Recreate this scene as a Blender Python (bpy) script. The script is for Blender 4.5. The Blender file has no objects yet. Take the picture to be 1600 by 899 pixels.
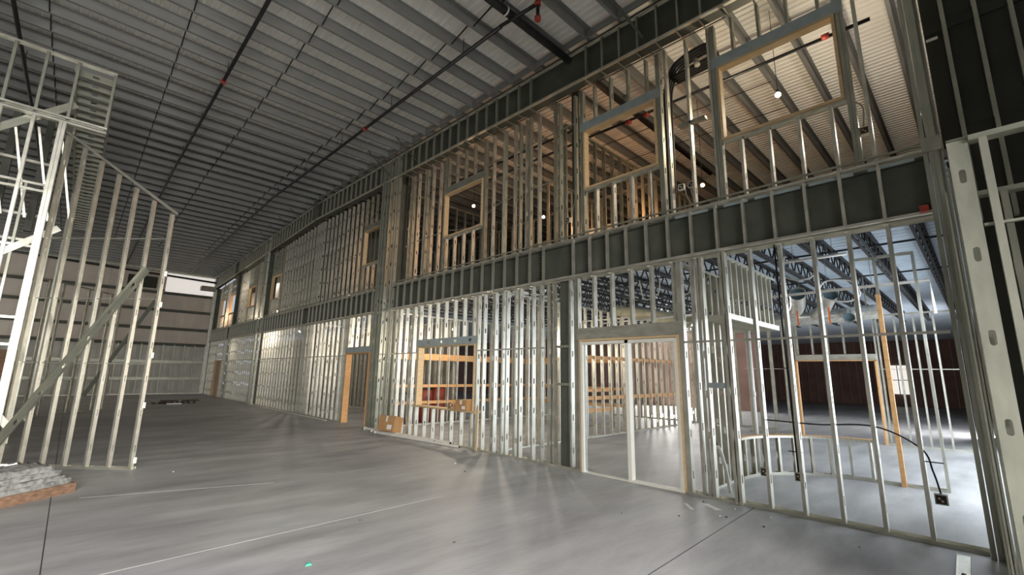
import bpy, bmesh, math, random
from mathutils import Vector, Matrix
random.seed(7)
scene = bpy.context.scene
COL = scene.collection
PI = math.pi

# ------------------------------------------------------------------ camera
CAM_H = 1.77
def camera():
    yaw, pitch, roll = math.radians(44.005), math.radians(10.862), math.radians(0.8845)
    fwd = Vector((math.sin(yaw)*math.cos(pitch), math.cos(yaw)*math.cos(pitch), math.sin(pitch)))
    right = Vector((math.cos(yaw), -math.sin(yaw), 0)); up = right.cross(fwd)
    r2 = right*math.cos(roll)+up*math.sin(roll); u2 = -right*math.sin(roll)+up*math.cos(roll)
    cd = bpy.data.cameras.new('camera'); co = bpy.data.objects.new('camera', cd); COL.objects.link(co)
    cd.sensor_fit = 'HORIZONTAL'; cd.sensor_width = 36; cd.lens = 700.57/1600*36; cd.clip_start = .05; cd.clip_end = 300
    m = Matrix.Identity(4)
    for i in range(3):
        m[i][0] = r2[i]; m[i][1] = u2[i]; m[i][2] = -fwd[i]
    m[2][3] = CAM_H
    co.matrix_world = m; scene.camera = co
camera()

# ------------------------------------------------------------------ light and exposure
scene.view_settings.view_transform = 'Standard'; scene.view_settings.look = 'None'
scene.view_settings.gamma = 1; scene.view_settings.use_curve_mapping = False
scene.view_settings.exposure = 0.0
scene.cycles.use_denoising = True
scene.cycles.max_bounces = 8; scene.cycles.diffuse_bounces = 5; scene.cycles.glossy_bounces = 4
scene.cycles.sample_clamp_indirect = 6
world = bpy.data.worlds.new('world'); scene.world = world; world.use_nodes = True
world.node_tree.nodes['Background'].inputs[0].default_value = (.80, .88, 1, 1)
world.node_tree.nodes['Background'].inputs[1].default_value = .6
def area(name, loc, target, sx, sy, power, col, spread=180):
    d = bpy.data.lights.new(name, 'AREA'); d.shape = 'RECTANGLE'; d.size = sx; d.size_y = sy; d.energy = power; d.color = col
    o = bpy.data.objects.new(name, d); COL.objects.link(o); o.location = loc
    o.rotation_euler = (Vector(target)-Vector(loc)).to_track_quat('-Z', 'Z').to_euler()
    d.spread = math.radians(spread)
    return o
# daylight through the open roll-up doors behind the camera and the storefront of the near end, plus two added fill lights
area('daylight_roll_up_door', (-1.5, -4.7, 2.5), (-1.5, 3.3, -.5), 8.0, 4.6, 2050, (1, .98, .95), 112)
area('daylight_storefront', (13.0, -.22, 1.8), (13.0, 5, .4), 8.6, 3.2, 440, (.84, .92, 1))
area('fill_light_back', (25.8, 12.4, 2.0), (10, 9, 1.0), 8.0, 3.0, 2100, (1, .95, .88))  # added fill for the rooms behind the lower window; no window modelled here
area('fill_light_far', (-13.7, 34.0, 2.6), (2, 40, 2.6), 8.0, 4.6, 1000, (1, .95, .90))  # added fill to brighten the far wall; no door stands here
area('daylight_hall_door', (22.5, -.2, 1.6), (24, 5, 1.0), 5.0, 2.8, 520, (.95, .96, 1))

# ------------------------------------------------------------------ materials
def new_mat(name):
    m = bpy.data.materials.new(name); m.use_nodes = True
    return m, m.node_tree, m.node_tree.nodes['Principled BSDF']
def mat(name, c1, c2=None, scale=6.0, rough=.6, metal=0.0, bump=0.0, stretch=(1,1,1), detail=4.0, rough2=None):
    m, nt, b = new_mat(name)
    b.inputs['Roughness'].default_value = rough; b.inputs['Metallic'].default_value = metal
    if c2 is None:
        b.inputs['Base Color'].default_value = (*c1, 1); return m
    tc = nt.nodes.new('ShaderNodeTexCoord'); mp = nt.nodes.new('ShaderNodeMapping'); mp.inputs['Scale'].default_value = stretch
    n = nt.nodes.new('ShaderNodeTexNoise'); n.inputs['Scale'].default_value = scale; n.inputs['Detail'].default_value = detail
    r = nt.nodes.new('ShaderNodeValToRGB'); r.color_ramp.elements[0].position = .3; r.color_ramp.elements[1].position = .7
    r.color_ramp.elements[0].color = (*c1, 1); r.color_ramp.elements[1].color = (*c2, 1)
    nt.links.new(tc.outputs['Object'], mp.inputs[0]); nt.links.new(mp.outputs[0], n.inputs['Vector'])
    nt.links.new(n.outputs['Fac'], r.inputs[0]); nt.links.new(r.outputs[0], b.inputs['Base Color'])
    if rough2 is not None:
        mr = nt.nodes.new('ShaderNodeMapRange'); mr.inputs['To Min'].default_value = rough; mr.inputs['To Max'].default_value = rough2
        nt.links.new(n.outputs['Fac'], mr.inputs[0]); nt.links.new(mr.outputs[0], b.inputs['Roughness'])
    if bump:
        bp = nt.nodes.new('ShaderNodeBump'); bp.inputs['Strength'].default_value = bump; bp.inputs['Distance'].default_value = .02
        nt.links.new(n.outputs['Fac'], bp.inputs['Height']); nt.links.new(bp.outputs[0], b.inputs['Normal'])
    return m
def emit(name, col, s):
    m, nt, b = new_mat(name); b.inputs['Base Color'].default_value = (*col, 1)
    b.inputs['Emission Color'].default_value = (*col, 1); b.inputs['Emission Strength'].default_value = s
    return m
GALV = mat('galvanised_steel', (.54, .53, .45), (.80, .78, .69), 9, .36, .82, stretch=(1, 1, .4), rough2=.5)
GALVD = mat('galvanised_steel_dark', (.33, .34, .28), (.50, .50, .41), 7, .42, .7, stretch=(1, 1, .3))  # darker, slightly greener than the main galvanised steel
GALVB = mat('bluish_galvanised_steel', (.36, .43, .44), (.47, .54, .55), 5, .45, .45)
PURLIN = mat('purlin_steel', (.22, .225, .215), (.30, .305, .29), 3, .5, .35, stretch=(.3, 1, 1))
DECK = mat('roof_deck_white', (.76, .75, .70), (.84, .83, .78), 1.2, .55, .1)
DARKSTEEL = mat('painted_dark_steel', (.060, .065, .050), (.095, .10, .078), 2.5, .6, .1)
BLACKPIPE = mat('black_steel_pipe', (.012, .012, .013), (.03, .03, .03), 8, .4, .2)
RED = mat('red_painted_fitting', (.30, .035, .025), (.42, .06, .04), 20, .45)
WOOD = mat('pine_lumber', (.54, .38, .20), (.70, .53, .31), 3, .65, 0, .1, (1, 1, 9), 6)
WOODO = mat('orange_blocking_lumber', (.58, .30, .11), (.72, .42, .19), 3, .65, 0, .1, (6, 6, 6), 6)
OLDWOOD = mat('weathered_brown_timber', (.13, .07, .04), (.27, .16, .10), 6, .85, 0, .4, (2, 2, 8))
FRAMEWHITE = mat('cream_painted_frame', (.74, .72, .64), (.80, .78, .70), 4, .5)
WHITEPVC = mat('white_pvc', (.72, .70, .64), (.80, .78, .72), 8, .4)
CARD = mat('cardboard', (.40, .22, .09), (.50, .29, .13), 5, .8)
PAPER = mat('white_paper', (.8, .8, .78))
BLACKSHEET = mat('dark_insulation_facing', (.020, .022, .016), (.040, .042, .030), 1.5, .75)
FARPANEL = mat('far_wall_liner_panel', (.50, .45, .39), (.60, .55, .48), .8, .6, .1)
FARLOW = mat('far_wall_lower_liner', (.42, .41, .36), (.54, .53, .47), 1.4, .55, .2)
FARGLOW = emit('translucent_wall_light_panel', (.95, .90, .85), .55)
BOARD = mat('tan_sheathing_board', (.25, .23, .17), (.33, .30, .23), 2, .8)
GYP = mat('grey_gypsum_board', (.25, .22, .19), (.33, .30, .26), 1.3, .85)
BROWNWALL = mat('brown_back_wall', (.20, .11, .085), (.28, .165, .125), 1.2, .8)
INT_DECK = mat('pale_blue_floor_deck', (.50, .58, .66), (.62, .70, .78), 1.5, .5, .2)
JOIST = mat('black_joist_primer', (.010, .010, .011), (.022, .022, .023), 5, .8, 0)
FOIL = mat('silver_duct', (.55, .54, .48), (.80, .79, .72), 14, .3, .7, .4)
DUCTIN = mat('duct_inner', (.08, .13, .16))
DUCTWRAP = mat('yellowish_duct_wrap', (.62, .56, .36), (.76, .70, .50), 9, .6, 0, .4)
RUBBER = mat('black_cable', (.012, .012, .012), None, rough=.5)
GREYCABLE = mat('grey_cable', (.32, .30, .26), None, rough=.5)
BUNDLE = mat('dusty_grey_bundle', (.13, .13, .12), (.33, .33, .31), 16, .9, 0, .8, (1, 1, 1), 8)
SHELL = mat('shell_wall_grey', (.30, .29, .27), (.36, .35, .33), .6, .8)
DEBRIS = mat('scrap_dark', (.05, .035, .03), (.12, .09, .07), 9, .9)
JOINT = mat('saw_cut_dark', (.03, .03, .03), None, rough=.9)
CHALK = mat('chalk_white', (.42, .42, .41), (.52, .52, .51), 30, .9)
GREEN = mat('green_scrap', (.05, .45, .28), None, rough=.6)
ORANGE = mat('orange_tape', (.75, .16, .03), None, rough=.6)
GLOWWIN = emit('daylit_window_pane', (1, .97, .92), .8)

def concrete():
    m, nt, b = new_mat('concrete_slab'); L = nt.links.new
    tc = nt.nodes.new('ShaderNodeTexCoord')
    mp = nt.nodes.new('ShaderNodeMapping'); mp.inputs['Rotation'].default_value = (0, 0, .6); mp.inputs['Scale'].default_value = (.55, 2.2, 1)
    L(tc.outputs['Object'], mp.inputs[0])
    a = nt.nodes.new('ShaderNodeTexNoise'); a.inputs['Scale'].default_value = .9; a.inputs['Detail'].default_value = 9; a.inputs['Roughness'].default_value = .66
    L(mp.outputs[0], a.inputs['Vector'])
    c = nt.nodes.new('ShaderNodeTexNoise'); c.inputs['Scale'].default_value = .35; c.inputs['Detail'].default_value = 3
    L(tc.outputs['Object'], c.inputs['Vector'])
    r = nt.nodes.new('ShaderNodeValToRGB'); e = r.color_ramp.elements
    e[0].position = .32; e[0].color = (.29, .29, .29, 1); e[1].position = .70; e[1].color = (.52, .52, .52, 1)
    L(a.outputs['Fac'], r.inputs[0])
    r2 = nt.nodes.new('ShaderNodeValToRGB'); e = r2.color_ramp.elements
    e[0].position = .35; e[0].color = (.80, .78, .80, 1); e[1].position = .65; e[1].color = (1.02, 1.03, 1.0, 1)
    L(c.outputs['Fac'], r2.inputs[0])
    mx = nt.nodes.new('ShaderNodeMix'); mx.data_type = 'RGBA'; mx.blend_type = 'MULTIPLY'; mx.inputs[0].default_value = 1
    L(r.outputs[0], mx.inputs[6]); L(r2.outputs[0], mx.inputs[7]); L(mx.outputs[2], b.inputs['Base Color'])
    mr = nt.nodes.new('ShaderNodeMapRange'); mr.inputs['To Min'].default_value = .38; mr.inputs['To Max'].default_value = .62
    L(a.outputs['Fac'], mr.inputs[0]); L(mr.outputs[0], b.inputs['Roughness'])
    bp = nt.nodes.new('ShaderNodeBump'); bp.inputs['Strength'].default_value = .12; bp.inputs['Distance'].default_value = .01
    L(a.outputs['Fac'], bp.inputs['Height']); L(bp.outputs[0], b.inputs['Normal'])
    return m
CONCRETE = concrete()

# ------------------------------------------------------------------ object helpers
BASE = {}
def thing(name, loc=(0, 0, 0), label=None, cat=None, group=None, kind=None, parent=None):
    o = bpy.data.objects.new(name, None); COL.objects.link(o); o.empty_display_size = .2
    w = Vector(loc); BASE[o.name] = w
    if parent is not None:
        o.parent = parent; o.location = w-BASE[parent.name]
    else: o.location = w
    tag(o, label, cat, group, kind); return o
def tag(o, label=None, cat=None, group=None, kind=None):
    if label: o['label'] = label
    if cat: o['category'] = cat
    if group: o['group'] = group
    if kind: o['kind'] = kind
    return o
def link(name, me, parent, rot, loc):
    o = bpy.data.objects.new(name, me); COL.objects.link(o); loc = Vector(loc); BASE[o.name] = loc
    off = Vector((0, 0, 0))
    if parent is not None:
        o.parent = parent; off = BASE[parent.name]
    m = rot.to_4x4() if rot is not None else Matrix.Identity(4)
    m.translation = loc-off
    o.matrix_basis = m
    return o
def mesh(name, verts, faces, m, smooth=False):
    me = bpy.data.meshes.new(name); me.from_pydata([tuple(v) for v in verts], [], faces); me.materials.append(m)
    if smooth:
        for p in me.polygons: p.use_smooth = True
    me.update(); return me
def solid(name, parent, verts, faces, m, smooth=False):
    """mesh given in world coordinates; origin at its lowest centre"""
    xs = [v[0] for v in verts]; ys = [v[1] for v in verts]; zs = [v[2] for v in verts]
    o0 = Vector(((min(xs)+max(xs))/2, (min(ys)+max(ys))/2, min(zs)))
    me = mesh(name, [Vector(v)-o0 for v in verts], faces, m, smooth)
    return link(name, me, parent, None, o0)
CACHE = {}
BF = [(0, 3, 2, 1), (4, 5, 6, 7), (0, 1, 5, 4), (1, 2, 6, 5), (2, 3, 7, 6), (3, 0, 4, 7)]
def box(name, parent, x, y, z, m):
    sx, sy, sz = round(x[1]-x[0], 3), round(y[1]-y[0], 3), round(z[1]-z[0], 3)
    k = ('box', sx, sy, sz, m.name)
    if k not in CACHE:
        a, b = sx/2, sy/2
        CACHE[k] = mesh(name, [(-a, -b, 0), (a, -b, 0), (a, b, 0), (-a, b, 0), (-a, -b, sz), (a, -b, sz), (a, b, sz), (-a, b, sz)], BF, m)
    return link(name, CACHE[k], parent, None, ((x[0]+x[1])/2, (y[0]+y[1])/2, z[0]))
def frame(p0, p1, xd):
    z = (Vector(p1)-Vector(p0)).normalized(); x = Vector(xd); x = (x-z*x.dot(z)).normalized(); y = z.cross(x)
    return Matrix((x, y, z)).transposed()
def bar(name, parent, p0, p1, xd, w, t, m):
    """rectangular bar from p0 to p1, w along xd, t across"""
    L = round((Vector(p1)-Vector(p0)).length, 3); k = ('bar', L, w, t, m.name)
    if k not in CACHE:
        a, b = w/2, t/2
        CACHE[k] = mesh(name, [(-a, -b, 0), (a, -b, 0), (a, b, 0), (-a, b, 0), (-a, -b, L), (a, -b, L), (a, b, L), (-a, b, L)], BF, m)
    return link(name, CACHE[k], parent, frame(p0, p1, xd), p0)
def channel_mesh(name, L, d, f, lip, holes, m, oval=False, first=.3):
    """folded sheet: web in the plane y=0 (width d along x), flanges towards +y, knock-outs cut in the web"""
    V, F = [], []
    def strip(a, b):
        i = len(V); V.extend([(a[0], a[1], 0), (b[0], b[1], 0), (b[0], b[1], L), (a[0], a[1], L)]); F.append((i, i+1, i+2, i+3))
    h = d/2
    if lip: strip((-h+lip, f), (-h, f))
    strip((-h, f), (-h, 0)); strip((h, 0), (h, f))
    if lip: strip((h, f), (h-lip, f))
    def quad(x0, x1, z0, z1):
        i = len(V); V.extend([(x0, 0, z0), (x1, 0, z0), (x1, 0, z1), (x0, 0, z1)]); F.append((i, i+1, i+2, i+3))
    zs = []
    if holes:
        z = first
        while z < L-.15: zs.append(z); z += .61
    hw, hh = (d*.17, .055)
    prev = 0
    for z in zs:
        quad(-h, h, prev, z-hh); 
        if oval:
            n = 16; ring = []
            for q in range(n):
                a = 2*PI*q/n; ca, sa = math.cos(a), math.sin(a)
                ring.append((hw*ca, (hh-hw)*(1 if sa > 0 else -1)*min(1, abs(sa)*3)+hw*sa))
            outer = []
            for q in range(n):
                a = 2*PI*q/n; ca, sa = math.cos(a), math.sin(a); s = max(abs(ca), abs(sa))
                outer.append((h*ca/s, hh*sa/s))
            i = len(V)
            V.extend([(x, 0, z+y) for x, y in ring]); V.extend([(x, 0, z+y) for x, y in outer])
            for q in range(n): F.append((i+q, i+(q+1) % n, i+n+(q+1) % n, i+n+q))
            j = len(V); V.extend([(x*.97, .012, z+y*.97) for x, y in ring])
            for q in range(n): F.append((i+q, j+q, j+(q+1) % n, i+(q+1) % n))
        else:
            quad(-h, -hw, z-hh, z+hh); quad(hw, h, z-hh, z+hh)
        prev = z+hh
    quad(-h, h, prev, L)
    return mesh(name, V, F, m)
def member(name, parent, p0, p1, xd, d=.152, f=.041, lip=.012, holes=True, m=None, oval=False, first=.3):
    """cold-formed stud or track between two points; web width d along xd"""
    m = m or GALV
    L = round((Vector(p1)-Vector(p0)).length, 2); k = ('ch', L, d, f, lip, holes, m.name, oval, first)
    if k not in CACHE: CACHE[k] = channel_mesh(name, L, d, f, lip, holes, m, oval, first)
    return link(name, CACHE[k], parent, frame(p0, p1, xd), p0)
def stud(parent, x, y, z0, z1, d=.108, m=None, name='stud', xd=(1, 0, 0), f=.041, oval=False):
    return member(name, parent, (x, y, z0), (x, y, z1), xd, d, f, m=m, oval=oval, first=random.choice((.28, .34, .40)))
def track(parent, p0, p1, up=1, d=.156, m=None, name='track', f=.04):
    """U track lying along p0-p1, legs up (1) or down (-1)"""
    z = (Vector(p1)-Vector(p0)).normalized(); y = Vector((0, 0, up)); x = y.cross(z)
    return member(name, parent, p0, p1, x, d, f, 0, False, m)
def tube(name, parent, pts, r, m, seg=10, caps=True, smooth=True):
    P = [Vector(p) for p in pts]; V, F = [], []
    t0 = (P[1]-P[0]).normalized(); ref = Vector((0, 0, 1)) if abs(t0.z) < .9 else Vector((1, 0, 0))
    u = t0.cross(ref).normalized()
    for i, p in enumerate(P):
        t = (P[min(i+1, len(P)-1)]-P[max(i-1, 0)]).normalized()
        u = (u-t*u.dot(t)).normalized(); w = t.cross(u)
        rr = r[i] if isinstance(r, (list, tuple)) else r
        for q in range(seg):
            a = 2*PI*q/seg; V.append(p+u*math.cos(a)*rr+w*math.sin(a)*rr)
    for i in range(len(P)-1):
        for q in range(seg):
            F.append((i*seg+q, i*seg+(q+1) % seg, (i+1)*seg+(q+1) % seg, (i+1)*seg+q))
    if caps: F.append(tuple(range(seg))[::-1]); F.append(tuple((len(P)-1)*seg+q for q in range(seg)))
    o = solid(name, parent, V, F, m, False)
    if smooth:
        for p in o.data.polygons:
            if len(p.vertices) == 4: p.use_smooth = True
    return o
def curve_pts(ctrl, n=8):
    """Catmull-Rom through control points"""
    C = [Vector(c) for c in ctrl]; C = [C[0]*2-C[1]]+C+[C[-1]*2-C[-2]]; out = []
    for i in range(1, len(C)-2):
        a, b, c, d = C[i-1:i+3]
        for k in range(n):
            t = k/n
            out.append(.5*((2*b)+(c-a)*t+(2*a-5*b+4*c-d)*t*t+(3*b-a-3*c+d)*t**3))
    out.append(C[-2]); return out

# ------------------------------------------------------------------ levels
RIDGE = 20.0
def r_(y): return 9.27-.03*abs(y-RIDGE)                         # top of rafter, underside of purlins
def u_(y): return 8.43-(.03 if y < RIDGE else .038)*abs(y-RIDGE)  # lower flange of rafter
WX = 7.08      # face of the stud wall
BX = 6.96      # face of the furring in front of the steel
UX = 7.30      # face of the upper stud wall
COLS = [(5.45, 6.25), (12.72, 13.88), (19.75, 20.40), (26.65, 27.25), (33.10, 33.65), (38.70, 39.75)]

# ------------------------------------------------------------------ floor
FL = solid('floor', None, [(-14, -12, 0), (42, -12, 0), (42, 40.2, 0), (-14, 40.2, 0), (-14, -12, -.15), (42, -12, -.15), (42, 40.2, -.15), (-14, 40.2, -.15)],
           [(0, 1, 2, 3), (7, 6, 5, 4), (0, 4, 5, 1), (1, 5, 6, 2), (2, 6, 7, 3), (3, 7, 4, 0)], CONCRETE)
tag(FL, 'grey trowelled concrete floor slab with saw cuts', None, kind='structure')
bar('control_joint', FL, (.07, -4, .0006), (.07, 40, .0006), (1, 0, 0), .009, .002, JOINT)
bar('control_joint', FL, (1.5, 2.25, .0006), (7.05, 2.42, .0006), (0, 1, 0), .007, .002, JOINT)
bar('chalk_line', FL, (.2, 5.54, .0006), (4.2, 5.70, .0006), (0, 1, 0), .006, .002, CHALK)
bar('chalk_line', FL, (.35, 8.85, .0006), (2.6, 8.10, .0006), (0, 1, 0), .007, .002, CHALK)

# ------------------------------------------------------------------ roof
ROOF = thing('ceiling', (0, RIDGE, 8.9), 'pale ribbed roof deck on grey purlins', None, kind='structure')
def deck(y0, y1):
    V, F = [], []; x = -14.0; xs = []
    while x < 26:
        xs += [(x, 0), (x+.03, 0), (x+.045, .026), (x+.137, .026)]; x += .152
    for (xx, dz) in xs:
        V += [(xx, y0, r_(y0)+.235+dz), (xx, y1, r_(y1)+.235+dz)]
    for i in range(len(xs)-1): F.append((2*i, 2*i+1, 2*i+3, 2*i+2))
    solid('roof_deck', ROOF, V, F, DECK)
deck(-12, RIDGE); deck(RIDGE, 40.2)
def zpurlin(L):
    V, F = [], []
    prof = [(.062, .018), (.062, 0), (0, 0), (0, .225), (-.062, .225), (-.062, .207)]
    for (y, z) in prof: V += [(0, y, z), (L, y, z)]
    for i in range(len(prof)-1): F.append((2*i, 2*i+1, 2*i+3, 2*i+2))
    return mesh('purlin', V, F, PURLIN)
PM = zpurlin(40.0)
PY = [4.96+.77*k for k in range(-22, 46)]
PY = [y for y in PY if -11.8 < y < 39.8]
for y in PY: link('purlin', PM, ROOF, None, (-14, y, r_(y)+.005))
for xr in (-1.36, .79, 2.80, 5.04, 8.3, 9.7, 11.1, 12.5):
    for a, b in zip(PY[:-1], PY[1:]):
        if a < 2 or a > 33: continue
        if xr > 7 and a > 9: continue
        if xr > 7:
            bar('sag_strap', ROOF, (xr, a, r_(a)+.0), (xr, b, r_(b)+.0), (1, 0, 0), .03, .006, BLACKPIPE); continue
        bar('sag_rod', ROOF, (xr, a, r_(a)+.20), (xr, b, r_(b)+.02), (1, 0, 0), .022, .022, BLACKPIPE)
box('ridge_plate', ROOF, (-14, 26), (RIDGE-.05, RIDGE+.05), (r_(RIDGE)+.15, r_(RIDGE)+.22), PURLIN)

# ------------------------------------------------------------------ rigid-frame rafters along the framed wall, with furring
def rafter(y0, y1, label):
    t = thing('rafter', (7.12, (y0+y1)/2, u_((y0+y1)/2)), label, 'rafter', kind='structure')
    V = []; 
    for y in (y0, y1): V += [(7.09, y, u_(y)), (7.15, y, u_(y)), (7.15, y, r_(y)), (7.09, y, r_(y))]
    solid('web', t, V, [(0, 1, 2, 3), (7, 6, 5, 4), (0, 4, 5, 1), (1, 5, 6, 2), (2, 6, 7, 3), (3, 7, 4, 0)], DARKSTEEL)
    for f in (u_, lambda y: r_(y)-.02):
        bar('flange', t, (7.12, y0, f(y0)), (7.12, y1, f(y1)), (1, 0, 0), .22, .025, DARKSTEEL)
    for f, s in ((lambda y: u_(y)-.02, 1), (lambda y: r_(y)-.10, -1)):
        member('track', t, (BX+.03, y0, f(y0)), (BX+.03, y1, f(y1)), (-s, 0, 0), .066, .035, 0, False)
    n0 = math.ceil((y0-.17)/.406); k = n0
    while .17+.406*k < y1:
        y = .17+.406*k; k += 1
        if any(a-.1 < y < b+.05 for a, b in COLS): continue
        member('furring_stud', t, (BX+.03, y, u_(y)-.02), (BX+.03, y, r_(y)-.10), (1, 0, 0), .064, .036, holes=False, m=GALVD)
    return t
rn = rafter(.17, RIDGE-.02, 'dark steel rafter band rising to the ridge above the nearer upper windows')
rf = rafter(RIDGE+.02, 39.9, 'dark steel rafter band sloping down from the ridge to the far wall')
box('splice_plate', rf, (6.9, 7.25), (RIDGE+.03, RIDGE+.08), (u_(RIDGE), r_(RIDGE)), DARKSTEEL)
for y in (3.7, 11.6, 13.3): bar('flange_brace', rn, (6.25, y+.35, r_(y)+.1), (6.93, y, u_(y)+.15), (0, 1, 0), .05, .006, DARKSTEEL)
y = 21.5
while y < 38.5:
    bar('flange_brace', rf, (6.35, y+.2, r_(y)+.05), (6.93, y, u_(y)+.35), (0, 1, 0), .05, .006, DARKSTEEL); y += 1.54
# eave channel against the deck
bar('ridge_channel', rn, (6.9, .17, r_(.17)+.08), (6.9, RIDGE, r_(RIDGE)+.08), (0, 0, 1), .16, .03, PURLIN)

# ------------------------------------------------------------------ columns
BZL = 3.70
CLAB = ['dark steel column boxed with studs beside the double door', 'tall steel column boxed with full-height studs beside the cardboard box',
        'steel column at the roof ridge with tall pale furring studs', 'dark steel column beyond the ridge, second from the far wall corner group',
        'narrow dark steel column close before the far end door', 'steel corner column where the framed wall meets the far wall']
def column(i, y0, y1):
    yc = (y0+y1)/2; t = thing('steel_column', (7.3, yc, 0), CLAB[i], 'column', kind='structure')
    top = r_(yc)-.02
    w = min(.20, (y1-y0)*.4); cx0, cx1 = 7.16, 7.62
    low = BZL if i in (0, 2) else u_(yc)
    for xx in (cx0, cx1): box('column_flange', t, (xx-.012, xx+.012), (yc-w/2, yc+w/2), (0, top if xx > 7.3 else low), DARKSTEEL)
    box('column_web', t, (cx0+.012, cx1-.012), (yc-.008, yc+.008), (0, low), DARKSTEEL)
    ys = [y0, y1-.041]
    if i == 1: ys = [12.72, 12.84, 13.02, 13.26, 13.46, 13.66, 13.80]
    elif i == 0: ys = [5.45, 5.62, 6.06, 6.21]
    elif i == 2: ys = [19.75, 19.95, 20.15, 20.36]
    full = i in (1, 3)
    for y in ys:
        if full:
            stud(t, BX+.08, y, .0, r_(y)-.06, name='furring_stud', m=GALVD if random.random() < .6 else GALV)
        else:
            stud(t, WX+.054, y, .0, 3.70, name='furring_stud', m=GALV if i != 4 else GALVD)
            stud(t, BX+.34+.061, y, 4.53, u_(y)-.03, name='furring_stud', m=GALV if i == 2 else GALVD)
    xx = BX+.08 if full else WX+.076
    track(t, (xx, y0-.03, .001), (xx, y1+.03, .001))
    if i == 0:
        for z in (1.55, 2.3): box('web_clip', t, (7.10, 7.22), (5.66, 6.04), (z, z+.05), GALVD)
    return t
for i, (a, b) in enumerate(COLS): column(i, a, b)

# ------------------------------------------------------------------ floor beams with furring in front
BLAB = ['dark floor beam band from the right-hand post to the double-door column', 'dark floor beam band above the lower window opening',
        'dark floor beam band above the single wooden-jamb doorway', 'dark floor beam band between the ridge column and the next column',
        'dark floor beam band in the second bay from the far wall', 'short dark floor beam band nearest the far wall']
ends = [.17]+[v for c in COLS for v in c]
BZ0, BZ1 = 3.72, 4.44
for i in range(6):
    y0, y1 = ends[2*i], ends[2*i+1]
    if i in (0, 2): y1 = sum(COLS[i])/2
    if i in (1, 3): y0 = sum(COLS[i-1])/2
    if i in (0, 2): pass
    t = thing('floor_beam', (7.12, (y0+y1)/2, BZ0), BLAB[i], 'beam', kind='structure')
    box('web', t, (7.09, 7.15), (y0-(.3 if i in (2, 4, 5) else 0), y1+(.3 if i in (1, 3, 4) else 0)), (BZ0+.03, BZ1-.05), DARKSTEEL)
    for z in (BZ0, BZ1-.05): box('flange', t, (7.02, 7.22), (y0, y1), (z+.005, z+.03), DARKSTEEL)
    ya, yb = y0-.25 if i else y0, y1+.25
    if i in (1, 3): ya = y0+.0
    if i in (0, 2): pass
    lo, hi = (y0, y1)
    track(t, (BX+.03, lo-.02, BZ0-.03), (BX+.03, hi+.02, BZ0-.03), 1, .068, name='track', f=.035)
    track(t, (BX+.03, lo-.02, BZ1+.045), (BX+.03, hi+.02, BZ1+.045), -1, .068, name='track', f=.035)
    bar('edge_rail', t, (7.16, lo, 4.62), (7.16, hi, 4.62), (0, 0, 1), .030, .02, GALVD)
    k = math.ceil((lo-.17)/.406+.05)
    while .17+.406*k < hi-.02:
        y = .17+.406*k; k += 1
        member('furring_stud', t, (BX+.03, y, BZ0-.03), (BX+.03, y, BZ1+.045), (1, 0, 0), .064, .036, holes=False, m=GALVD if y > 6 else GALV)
    if i == 1:
        for q in range(9): box('bolt', t, (7.06, 7.09), (6.42, 6.45), (3.80+q*.065, 3.825+q*.065), BLACKPIPE)
    if i == 0:
        box('red_clip', t, (6.90, 6.99), (.19, .27), (3.70, 3.78), RED)
        for (a, b) in ((.25, .7), (.85, 1.35), (1.45, 2.05), (2.15, 2.5), (2.75, 3.3)):
            box('light_gap_strip', t, (7.0, 7.03), (a, b), (4.385, 4.425), GALVB)  # pale strips painted in for the daylight showing over the beam

# ------------------------------------------------------------------ ground-floor stud wall
WR = thing('wall_right', (WX, 20, 0), 'ground floor wall of bare galvanised studs', None, kind='structure')
OPEN = [(3.38, 5.42, 0, 2.67), (8.60, 11.13, .83, 2.68), (14.05, 15.80, 0, 2.60), (34.6, 36.3, 0, 2.4)]
sx = WX+.054
def in_open(y, pad=0):
    for o in OPEN:
        if o[0]-pad < y < o[1]+pad: return o
def in_col(y, pad=.05):
    return any(a-pad-.04 < y < b+pad for a, b in COLS)
k = 1
while .17+.406*k < 38.6:
    y = .17+.406*k; k += 1
    if in_col(y): continue
    o = in_open(y, .06)
    m = GALV
    if o:
        if o[0]+.03 < y < o[1]-.07:
            stud(WR, sx, y, o[3], 3.70, name='cripple_stud')
            if o[2] > 0: stud(WR, sx, y, 0, o[2]-.02, name='cripple_stud')
    else: stud(WR, sx, y, .0, 3.70, .108 if y < 13 else .088)
for o in OPEN:
    for y in (o[0]-.085, o[0]-.045, o[1]+.01, o[1]+.055):
        stud(WR, sx, y, 0, 3.70, name='jamb_stud')
# heavy built-up post beside the double door and doubled studs
for y in (2.56, 2.62, 2.94, 3.10): stud(WR, sx-(.05 if y < 2.7 else 0), y, 0, 3.70, name='built_up_stud')
for y in (6.42, 7.05, 7.20, 7.62, 7.95, 11.45, 11.9, 12.25, 12.5, 14.0-.06, 16.15, 16.4, 18.5, 19.4, 19.6): stud(WR, sx, y, 0, 3.70, name='extra_stud')
# tracks
seg = [.17]+[v for o in OPEN if o[2] == 0 for v in (o[0], o[1])]+[38.7]
for a, b in zip(seg[::2], seg[1::2]): track(WR, (sx, a, .001), (sx, b, .001), 1, .16, f=.035)
track(WR, (sx, .17, 3.705), (sx, 38.7, 3.705), -1, .16, f=.05)
for a, b in ((.19, 3.3), (6.3, 8.55), (11.15, 14.0), (15.85, 34.5)):
    bar('bridging_channel', WR, (sx-.058, a, 2.31), (sx-.058, b, 2.31), (0, 0, 1), .032, .02, GALV)
for y in [.17+.406*k for k in range(1, 34)]:
    if in_col(y): continue
    box('clip_angle', WR, (BX+.05, WX+.05), (y+.01, y+.05), (3.655, 3.668), GALV)
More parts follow.
